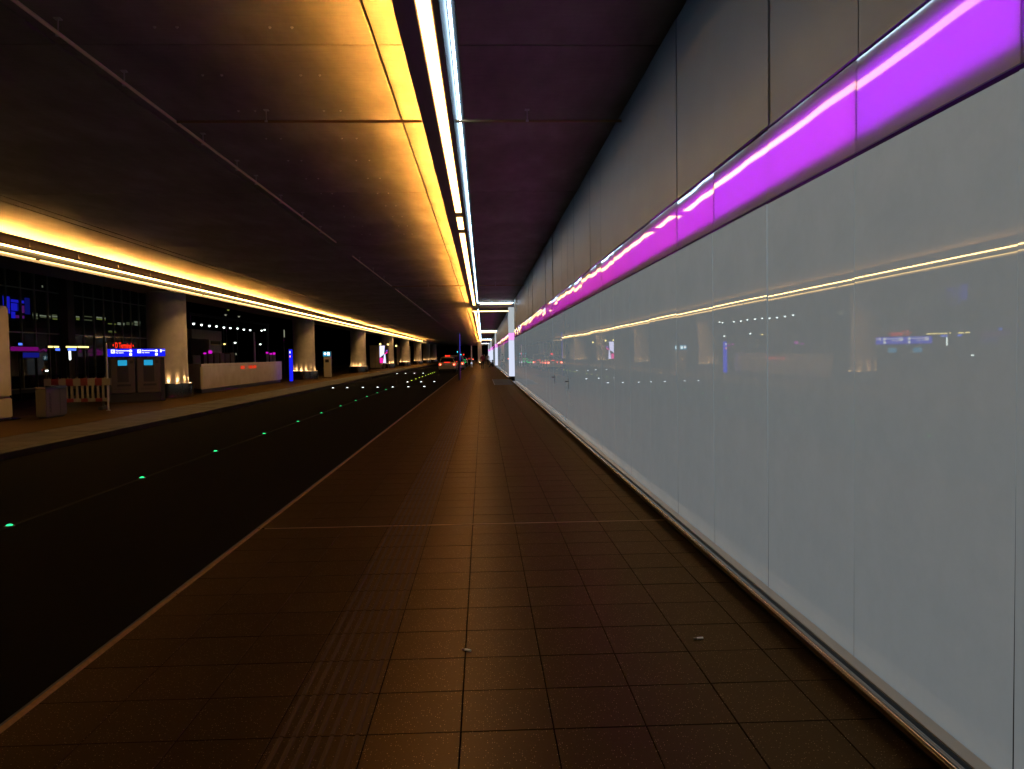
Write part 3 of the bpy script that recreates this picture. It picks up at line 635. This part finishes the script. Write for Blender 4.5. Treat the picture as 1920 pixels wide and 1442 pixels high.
# cigarette butts
for x, y_, rz, lb in ((-.11,4.2,R(60),'white cigarette butt by the dark joint in the middle of the pavement'),(1.22,4.28,R(95),'white cigarette butt near the stainless rail of the glass wall')):
    o = thing('cigarette_butt', lb, 'litter', (x,y_,.0065), rz, 'litter on the pavement'); o.scale = (1.5,1.5,1.5)
    part('paper', MB().tube([(0,-.015,0),(0,.010,0)], .0042, 8), 'white_paint', o); part('filter', MB().tube([(0,.0102,0),(0,.022,0)], .0042, 8), 'orange_filter' if 'orange_filter' in MATS else 'white_plastic', o)

# ================================================================== VEHICLES
def car(label, loc, rz, paint, lit=True, taxi=False, van=0., group='vehicles in the roadway'):
    o = thing('car', label, 'car', loc, rz, group)
    # rings along y (rear = 0, front = 4.8); each ring: half-section from sill over roof
    def ring(y, hw, zb, zbelt, zr, hr):
        h = [(hw*.93,zb),(hw,zb+.18),(hw,zbelt-.12),(hw*.975,zbelt),(hr+.04,(zbelt+zr)/2+.02) if zr > zbelt+.1 else (hw*.93,zbelt+.02),(hr,zr-.05) if zr > zbelt+.1 else (hw*.85,zbelt+.03),(hr*.8,zr) if zr > zbelt+.1 else (hw*.6,zbelt+.04)]
        return [(x,y,z) for x,z in h]+[(-x,y,z) for x,z in reversed(h)]
    v = van
    st = [(0.0,.78,.42,.78,.78,.5),(.06,.86,.33,.92,.92,.5),(.12,.90,.30,1.00,1.02,.6),(.35,.91,.27,1.00,1.38+v,.60),(.62,.915,.24,.99,1.50+v,.62),(1.6,.92,.22,.97,1.54+v,.64),(2.5,.92,.22,.95,1.50+v,.64),(2.9,.915,.22,.94,1.38+v*.8,.62),(3.6,.91,.22,.93,.95,.6),(4.4,.87,.25,.82,.82,.5),(4.72,.78,.30,.70,.70,.5),(4.8,.66,.38,.62,.62,.4)]
    part('body', MB().rings([ring(*s) for s in st]), paint, o, smooth=True)
    part('rear_window', MB().quad((-.72,.115,1.06),(.72,.115,1.06),(.57,.325,1.37+v),(-.57,.325,1.37+v)), 'car_glass', o)
    part('windscreen', MB().quad((-.72,3.58,1.0),(.72,3.58,1.0),(.6,2.93,1.37+v*.8),(-.6,2.93,1.37+v*.8)), 'car_glass', o)
    for s in (-1, 1):
        part('side_window', MB().quad((s*.905,.55,1.02),(s*.905,1.62,1.0),(s*.68,1.62,1.46+v),(s*.67,.7,1.44+v)), 'car_glass', o)
        part('side_window', MB().quad((s*.905,1.68,1.0),(s*.90,3.2,.97),(s*.67,2.75,1.40+v),(s*.68,1.68,1.46+v)), 'car_glass', o)
        part('mirror', MB().box(s*.93,3.0,.98,s*1.07,3.12,1.12,.02), paint, o)
        tl = part('tail_lamp', MB().box(s*.58 if s > 0 else -.865,.0,.70,.865 if s > 0 else -.58,.10,.92,.02), 'tail' if lit else 'red_plastic', o)
        if lit: part('bulb', MB().box(s*.72-.07,-.012,.74,s*.72+.07,-.002,.87), 'tail_core', tl)
        for yy in (.85, 3.75):
            w = part('wheel', MB().rings([[(s*xx, yy+rr*math.cos(a*math.pi/10), .33+rr*math.sin(a*math.pi/10)) for a in range(20)] for xx, rr in ((.72,.30),(.74,.33),(.92,.33),(.94,.30))]), 'tyre', o, smooth=True)
            part('rim', MB().rings([[(s*xx, yy+rr*math.cos(a*math.pi/8), .33+rr*math.sin(a*math.pi/8)) for a in range(16)] for xx, rr in ((.935,.21),(.948,.19))]), 'rim', w)
    part('rear_bumper', MB().box(-.84,-.05,.34,.84,.08,.56,.03), paint, o); part('under_bumper', MB().box(-.78,-.03,.20,.78,.2,.34), 'black', o)
    part('number_plate', MB().box(-.26,-.012,.74,.26,-.002,.85), 'white_paint', o)
    if lit: part('high_brake_lamp', MB().box(-.33,.06,1.02,.30,.10,1.07), 'tail', o)
    if taxi:
        tx = part('roof_sign', MB().box(-.26,1.2,1.56+v,.26,1.32,1.68+v,.01), 'tail', o); inst('lettering', text_mesh('TAXI', .12, 'lettering', bold=.003), tx, (0,1.195,1.63+v), (R(90),0,0))
    return o
car('cream taxi estate seen from behind with red tail lamps and a lit roof sign', (-3.72, 80.0, -.12), 0, 'taxi_paint', True, True, .10)
car('pale car standing just ahead of the taxi, mostly hidden', (-3.05, 87.5, -.12), 0, 'silver_paint', True, False, .25)
dc = car('dark car at the kerb beyond the posts, with green light on its rear', (-3.3, 118, -.12), 0, 'dark_paint', False, False, .0)
part('green_reflection_strip', MB().box(-.6,-.06,.42,-.1,-.055,.55).box(.2,-.06,.62,.75,-.055,.72).box(-.75,.02,.84,-.35,.03,.92).box(.3,.05,1.0,.72,.055,1.08), 'green_glow', dc)  # green reflections on the bodywork put in as glowing strips
car('far dark car with red tail lamps, left of the far post', (-4.4, 139, -.12), 0, 'dark_paint', True, False, .1)
car('farthest car with red tail lamps near the end pier', (-2.9, 172, -.12), 0, 'dark_paint', True, False, .05)
# traffic signals
for lb, (x, y_, z), mt in (('traffic signal showing cyan green over the far roadway, upper left', (-4.9,150,2.3), 'cyan_lamp'), ('traffic signal showing cyan beside the blue lit post', (-4.2,148,1.75), 'cyan_lamp'), ('traffic signal showing red above the far cars', (-3.75,151,1.75), 'tail')):
    o = thing('traffic_signal', lb, 'signal', (x,y_,-.12), 0, 'far traffic signals')
    part('post', MB().lathe(0,0,[(.05,0),(.05,z)],10), 'dark_metal', o); part('head', MB().box(-.16,-.10,z-.2,.16,.1,z+.75,.02), 'black', o)
    part('lens', MB().rings([[(.13*math.cos(a*math.pi/8), yy, z+.12+.13*math.sin(a*math.pi/8)) for a in range(16)] for yy in (-.102,-.115)]), mt, o)

# ================================================================== PEOPLE
def person(label, loc, rz, J, E_, mats, hair=True, bag=None):
    o = thing('person', label, 'person', loc, rz)
    me = bpy.data.meshes.new('body'); names = list(J); ix = {n: i for i, n in enumerate(names)}
    me.from_pydata([J[n][0] for n in names], [(ix[a], ix[b]) for a, b in E_], [])
    ob = bpy.data.objects.new('tmpb', me); C.objects.link(ob)
    sk = ob.modifiers.new('s', 'SKIN')
    for i, n in enumerate(names):
        sv = me.skin_vertices[0].data[i]; r = J[n][1]; sv.radius = (r, r) if not isinstance(r, tuple) else r; sv.use_root = (n == 'pelvis')
    sd = ob.modifiers.new('d', 'SUBSURF'); sd.levels = 2; sd.render_levels = 2
    dg = bpy.context.evaluated_depsgraph_get(); m2 = bpy.data.meshes.new_from_object(ob.evaluated_get(dg)); bpy.data.objects.remove(ob)
    m2.materials.clear()
    for q_ in (mats[0], mats[1], 'skin', 'cloth_black'): m2.materials.append(MATS[q_])
    hip = J['pelvis'][0][2]; chin = J['neck'][0][2]+.01; hands = [Vector(J[n][0]) for n in J if n.startswith('hand')]; feet = [Vector(J[n][0]) for n in J if n.startswith('toe') or n.startswith('ankle')]
    for p in m2.polygons:
        c = p.center; p.use_smooth = True
        if c.z > chin or any((c-h).length < .085 for h in hands): p.material_index = 2
        elif any((c-h).length < .12 for h in feet): p.material_index = 3
        elif c.z > hip-.05: p.material_index = 0
        else: p.material_index = 1
    b = link(bpy.data.objects.new('body', m2), o)
    hx, hy, hz = J['head'][0]
    n = 14; rs = []
    for k in range(7):
        t = k/6*math.pi*.62; rs.append([(hx+.098*math.sin(t)*math.cos(2*math.pi*i/n), hy-.015+.112*math.sin(t)*math.sin(2*math.pi*i/n), hz+.03+.125*math.cos(t)) for i in range(n)])
    rs[0] = [(hx+.004*math.cos(2*math.pi*i/n), hy-.015+.004*math.sin(2*math.pi*i/n), hz+.155) for i in range(n)]
    if hair: part('hair', MB().rings(rs), 'hair', b, smooth=True)
    part('nose', MB().add([(hx-.015,hy+.085,hz),(hx+.015,hy+.085,hz),(hx,hy+.12,hz-.02),(hx,hy+.085,hz+.05)],[(0,2,3),(2,1,3),(0,1,2)]), 'skin', b)
    for s in (-1,1): part('ear', MB().lathe(hx+s*.088,hy,[(.012,hz-.03),(.018,hz),(.010,hz+.03)],8), 'skin', b)
    return o
EDG = [('pelvis','waist'),('waist','chest'),('chest','neck'),('neck','head'),('head','crown'),('chest','shl'),('shl','elbl'),('elbl','wrl'),('wrl','handl'),('chest','shr'),('shr','elbr'),('elbr','wrr'),('wrr','handr'),('pelvis','hipl'),('hipl','kneel'),('kneel','anklel'),('anklel','toel'),('pelvis','hipr'),('hipr','kneer'),('kneer','ankler'),('ankler','toer')]
def walk(st=.22, coat=1.):
    return {'pelvis':((0,0,.95),(.15*coat,.12)),'waist':((0,0,1.10),(.145*coat,.11)),'chest':((0,.01,1.34),(.17*coat,.12)),'neck':((0,.02,1.51),.055),'head':((0,.04,1.63),(.078,.095)),'crown':((0,.03,1.74),(.06,.07)),
     'shl':((-.19,0,1.41),.07),'elbl':((-.24,-.07,1.14),.05),'wrl':((-.24,.06,.90),.035),'handl':((-.235,.09,.80),(.022,.04)),'shr':((.19,0,1.41),.07),'elbr':((.24,-.05,1.14),.05),'wrr':((.25,.0,.90),.035),'handr':((.25,.01,.80),(.022,.04)),
     'hipl':((-.09,0,.90),.10),'kneel':((-.09,st*.7,.50),.065),'anklel':((-.09,st*.9,.09),.045),'toel':((-.09,st*.9+.17,.05),.04),'hipr':((.09,0,.90),.10),'kneer':((.09,-st*.2,.49),.065),'ankler':((.09,-st*1.5,.14),.045),'toer':((.09,-st*1.5+.14,.05),.04)}
person('person in a dark red jacket walking away with a bag in hand', (-.02, 88.9, 0), 0, walk(), EDG, ('jacket_red','cloth_black'))
b = thing('shoulder_bag', 'dark bag hanging from the left hand of the person in red', 'bag', (-.32, 88.95, .42)); part('bag_body', MB().box(-.07,-.14,0,.07,.14,.26,.03), 'cloth_black', b); part('strap', MB().tube([(0,-.1,.25),(.05,-.05,.4),(.05,.05,.4),(0,.1,.25)], .01, 6), 'cloth_black', b)
person('person in a pale top and dark trousers farther along the glass wall', (.78, 118, 0), R(180), walk(.1), EDG, ('cloth_grey','cloth_black'))
person('far person in dark clothes behind the one in red', (.32, 132, 0), R(10), walk(.15), EDG, ('cloth_black','cloth_black'))
sit = {'pelvis':((0,0,.17),(.18,.16)),'waist':((0,.02,.32),(.16,.13)),'chest':((0,.08,.55),(.20,.15)),'neck':((0,.13,.72),.06),'head':((0,.17,.84),(.08,.095)),'crown':((0,.16,.95),(.06,.07)),
 'shl':((-.21,.09,.62),.075),'elbl':((-.27,.28,.42),.055),'wrl':((-.12,.42,.44),.04),'handl':((-.03,.46,.44),(.04,.025)),'shr':((.21,.09,.62),.075),'elbr':((.27,.28,.42),.055),'wrr':((.12,.42,.46),.04),'handr':((.03,.46,.47),(.04,.025)),
 'hipl':((-.1,.06,.16),.11),'kneel':((-.15,.38,.46),.075),'anklel':((-.13,.55,.09),.05),'toel':((-.13,.70,.05),.042),'hipr':((.1,.06,.16),.11),'kneer':((.15,.38,.46),.075),'ankler':((.13,.55,.09),.05),'toer':((.13,.70,.05),.042)}
person('person in black sitting on the ground against the glass wall', (1.42, 98.5, 0), R(90), sit, EDG, ('cloth_black','cloth_black'))

# ================================================================== BEHIND THE COLUMNS
# glazed front of the building across
fc = thing('glass_facade', 'dark glazed building front behind the columns at left', 'building', (-24, 36, 0))
mY = [34.6+1.245*k for k in range(19)]; zt_ = [.2, 3.15, 5.46, 7.9]
for a, b in zip(mY[:-1], mY[1:]):
    for z0, z1 in zip(zt_[:-1], zt_[1:]):
        part('pane', MB().box(-24.06,a+.03,z0+.03,-24.04,b-.03,z1-.03), 'pane_glass', fc, world=True)
for y_ in mY: part('mullion', MB().box(-24.09,y_-.028,.2,-23.97,y_+.028,7.9), 'mullion', fc, world=True)
for z in zt_: part('transom', MB().box(-24.085,mY[0]-.03,z-.03,-23.965,mY[-1]+.03,z+.03), 'mullion', fc, world=True)
part('pier', MB().box(-23.95,44.35,0,-23.5,45.1,8.2), 'soffit', fc, world=True); part('base', MB().box(-24.2,34.5,-.03,-23.95,57.1,.17), 'dark_metal', fc, world=True); part('roof_edge', MB().box(-24.6,34.5,7.95,-23.9,57.1,8.4), 'dark_metal', fc, world=True)
# office block beyond, with lit windows
ob_ = thing('office_building', 'far dark office block with a few lit windows seen through the glazed front', 'building', (-52, 98, 0))
part('wall', MB().box(-60,76,-.1,-50.1,126,14), 'soffit', ob_, world=True)
win = [(87.2,88.3,6.33,7.05),(88.45,90.9,6.39,7.19),(91.05,92.2,6.45,7.07),(93.8,96.1,5.75,6.36),(93.8,96.1,5.30,5.70),(96.3,97.2,6.63,7.13),(97.3,101.1,6.67,7.26),(101.3,103.9,6.9,7.3),(104.3,106.8,6.28,6.74),(104.3,106.5,5.35,5.64),(106.9,109.2,6.45,6.99),(109.4,111.8,6.55,7.11),(112.0,114.1,6.58,7.2),(89.2,89.5,10.0,10.25),(82.3,82.55,10.15,10.35)]
for i, (a, b, c, d) in enumerate(win):
    wf = part('window', MB().box(-50.09,a-.04,c-.04,-50.05,b+.04,d+.04), 'dark_metal', ob_, world=True)
    k = max(1, int(round((d-c)/.16))); hh = (d-c)/k; wr = random.Random(i)
    for j in range(k):
        if wr.random() < .25 and k > 1: continue
        s0 = a+wr.uniform(0,.3)*(b-a)*.4; s1 = b-wr.uniform(0,.3)*(b-a)*.4
        part('lit_blind', MB().box(-50.049,s0,c+j*hh+.015,-50.04,s1,c+(j+1)*hh-.02), wr.choice(['window_green','window_pale','window_dim','window_dim']), wf, world=True)
for (a, b, c, d, mt) in [(82.1,83.2,6.7,8.5,'blue_window'),(83.45,85.75,7.95,8.25,'blue_window'),(83.45,84.5,7.05,7.85,'blue_window'),(83.45,84.1,6.25,6.95,'blue_window'),(84.6,85.2,7.1,7.85,'blue_window_dim'),(85.25,85.75,6.9,7.7,'violet_window'),(84.2,85.7,6.3,6.6,'violet_window'),(85.9,86.8,6.8,8.6,'blue_window_dim')]:
    part('blue_window', MB().box(-50.09,a,c,-50.05,b,d), mt, ob_, world=True)
# lit shop fronts and shelters under the far side
def lit_bar(name, label, cat, X, y0, y1, z0, z1, mt, group=None, stand=True):
    o = thing(name, label, cat, (X, (y0+y1)/2, 0), 0, group)
    part('housing', MB().box(X-.12,y0-.03,z0-.03,X-.005,y1+.03,z1+.03,.008), 'dark_metal', o, world=True); part('light_face', MB().box(X-.0045,y0,z0,X+.01,y1,z1), mt, o, world=True)
    if stand:
        for yy in ((y0+.03, y1-.03) if y1-y0 > .8 else ((y0+y1)/2,)): part('post', MB().box(X-.09,yy-.025,0,X-.04,yy+.025,z0-.03), 'dark_metal', o, world=True)
    return o
lit_bar('shelter_sign', 'dim magenta band on a shelter right of the tall cream cabinet', 'sign', -20, 33.18, 35.2, 2.09, 2.27, 'magenta_dim')
lit_bar('notice_board', 'dim blue notice board under the magenta band', 'sign', -19.95, 33.95, 35.15, 1.80, 2.02, 'blue_window_dim', stand=False)
lit_bar('linear_lamp', 'short yellow lamp above the litter bin, left of the pair', 'lamp', -20, 36.0, 36.35, 2.26, 2.33, 'lamp_yellow', 'yellow lamps of the far shelter')
lit_bar('linear_lamp', 'short yellow lamp above the litter bin, right of the pair', 'lamp', -20, 36.45, 36.87, 2.26, 2.33, 'lamp_yellow', 'yellow lamps of the far shelter')
lit_bar('linear_lamp', 'long yellow lamp above the barrier, left one', 'lamp', -20, 37.5, 38.48, 2.27, 2.34, 'lamp_yellow', 'yellow lamps of the far shelter')
lit_bar('linear_lamp', 'long yellow lamp above the barrier, right one', 'lamp', -20, 38.57, 39.6, 2.28, 2.35, 'lamp_yellow', 'yellow lamps of the far shelter')
lit_bar('blue_lamp', 'small blue lamp under the short yellow lamps', 'lamp', -19.95, 36.5, 36.86, 2.12, 2.22, 'blue_lamp', stand=False)
lit_bar('blue_lamp', 'blue lamp under the long yellow lamps', 'lamp', -19.95, 37.55, 38.3, 2.13, 2.23, 'blue_lamp', stand=False)
lit_bar('tube_lamp', 'short upright white tube lamp above the barrier', 'lamp', -19.9, 37.56, 37.70, 1.68, 2.10, 'lamp_white', stand=True)
lit_bar('blue_lamp', 'tiny blue lamp near the tall cream cabinet', 'lamp', -20, 33.75, 34.0, 2.34, 2.43, 'blue_lamp')
lit_bar('floor_lamp', 'small white lamp low down above the litter bin', 'lamp', -20, 35.7, 35.9, 1.16, 1.22, 'lamp_white')
o = lit_bar('led_sign', 'black sign with red glowing letters left above the pay machines', 'sign', -17, 35.4, 38.3, 2.18, 2.44, 'black'); inst('lettering', text_mesh('\u2022 D Terminal \u2022', .36, 'red_led', bold=.008), o, (.016,.0,2.31), (R(90),0,R(90)))
lit_bar('signal_lamp', 'small red lamp beside the metal post', 'lamp', -17, 35.5, 35.6, 1.35, 1.45, 'tail')
for i, (p) in enumerate([(91.55,5.85),(94.1,5.82),(96.8,5.8),(99.3,5.83),(102.1,5.79),(104.7,5.81),(107.7,5.85),(110.5,5.79),(113.5,5.82),(119.3,5.93),(120.9,6.1)]):
    o = thing('hall_lamp', 'white lamp in the far row above the low parapet, %s' % LFT[i], 'lamp', (-34, p[0], p[1]), 0, 'row of white lamps far behind the parapet')
    part('shade', MB().lathe(0,0,[(.15,.0),(.12,.12),(.06,.2)],12), 'dark_metal', o); part('globe', MB().lathe(0,0,[(.03,-.2),(.11,-.15),(.14,-.01)],12), 'lamp_white', o, smooth=True); part('rod', MB().tube([(0,0,.2),(0,0,.9)], .02, 6), 'dark_metal', o)
gn = thing('lamp_gantry', 'dark gantry beam carrying the far row of white lamps', 'gantry', (-34, 105, 6.7)); part('beam', MB().box(-34.15,90,6.75,-33.85,123,7.05), 'dark_metal', gn, world=True)
for yy in (90.3, 122.6): part('leg', MB().box(-34.15,yy-.15,-.03,-33.85,yy+.15,6.75), 'dark_metal', gn, world=True)
for lb, (y_, z), mt in (('small yellow street lamp above the low parapet', (102.15,3.51), 'lamp_yellow'), ('white street lamp above the middle of the low parapet', (106.5,3.75), 'lamp_white'), ('white street lamp above the right end of the low parapet', (118.4,3.7), 'lamp_white'), ('faint high lamp above the far row, upper one', (104.0,8.1), 'window_green'), ('faint high lamp above the far row, lower left one', (102.9,7.37), 'window_pale'), ('faint high lamp above the far row, lower right one', (108.45,7.44), 'window_pale')):
    o = thing('street_lamp', lb, 'lamp', (-34, y_, 0), 0, 'street lamps far behind the parapet'); part('post', MB().lathe(-.3,0,[(.06,-.03),(.05,z)],8), 'dark_metal', o); part('head', MB().box(-.35,-.15,z+.1,.3,.15,z+.2,.02), 'dark_metal', o)
    part('lens', MB().lathe(0,0,[(.03,z-.08),(.12,z-.04),(.15,z+.09)],12), mt, o, smooth=True)
o = thing('lift_tower', 'pale olive block of a low building far behind the low parapet', 'building', (-30, 84, 0))
part('wall', MB().box(-33,80.2,3.75,-30,89.2,4.75), 'window_block' if 'window_block' in MATS else 'cream_paint', o, world=True); part('wing', MB().box(-33,85.2,0,-30.02,89.15,3.745), 'cream_paint', o, world=True); part('passage', MB().box(-33,80.3,0,-32,85.1,3.74), 'black', o, world=True)
part('window', MB().box(-29.999,85.6,3.2,-29.98,88.8,3.6), 'car_glass', o, world=True)
lit_bar('building_lamp', 'dim floodlight on the low olive building', 'lamp', -27.0, 84.6, 84.9, 2.0, 2.2, 'window_pale')
for i, (a, b, c, d) in enumerate([(55.61,56.25,1.97,2.09),(56.57,57.47,2.01,2.25),(71.42,72.32,2.04,2.19),(72.65,73.58,1.94,2.09),(73.75,74.71,1.94,2.15)]):
    o = thing('vending_machine', 'machine with a magenta lit top behind the low parapet, %s' % LFT[i], 'machine', (-20,(a+b)/2,0), 0, 'machines behind the parapet')
    part('body', MB().box(-20.6,a,0,-20,b,c-.01,.02), 'brown_wood' if i < 2 else 'grey_paint', o, world=True); part('lit_top', MB().box(-20.06,a+.15*(b-a),c,-20.0,b-.15*(b-a),d,.01), 'magenta', o, world=True); part('hatch', MB().box(-19.999,a+.1,.5,-19.98,b-.1,.8), 'black', o, world=True)
for i, (a, b, h) in enumerate([(53.44,55.0,1.9),(57.73,58.8,2.1),(58.95,60.0,2.05),(60.1,61.25,2.0),(61.4,62.4,2.1)]):
    o = thing('locker', 'dim brown locker behind the low parapet, %s' % LFT[i], 'locker', (-20,(a+b)/2,0), 0, 'lockers behind the parapet')
    part('body', MB().box(-20.6,a,0,-20,b,h,.02), 'brown_wood', o, world=True); part('door', MB().box(-19.999,a+.06,.1,-19.98,b-.06,h-.1), 'brown_wood', o, world=True); part('handle', MB().box(-19.979,a+.12,.95,-19.95,a+.16,1.15), 'galvanised', o, world=True)
o = thing('flag_pole', 'slim dim pole behind the right end of the low parapet', 'post', (-22, 74.6, 0)); part('tube', MB().lathe(0,0,[(.11,0),(.09,4.1),(.03,4.14)],12), 'galvanised', o, smooth=True); part('foot_plate', MB().lathe(0,0,[(.2,-.02),(.2,.03)],12), 'galvanised', o)
lit_bar('tube_lamp', 'upright greenish tube lamp between the second and third columns', 'lamp', -19, 74.0, 74.3, 3.6, 4.3, 'window_pale')
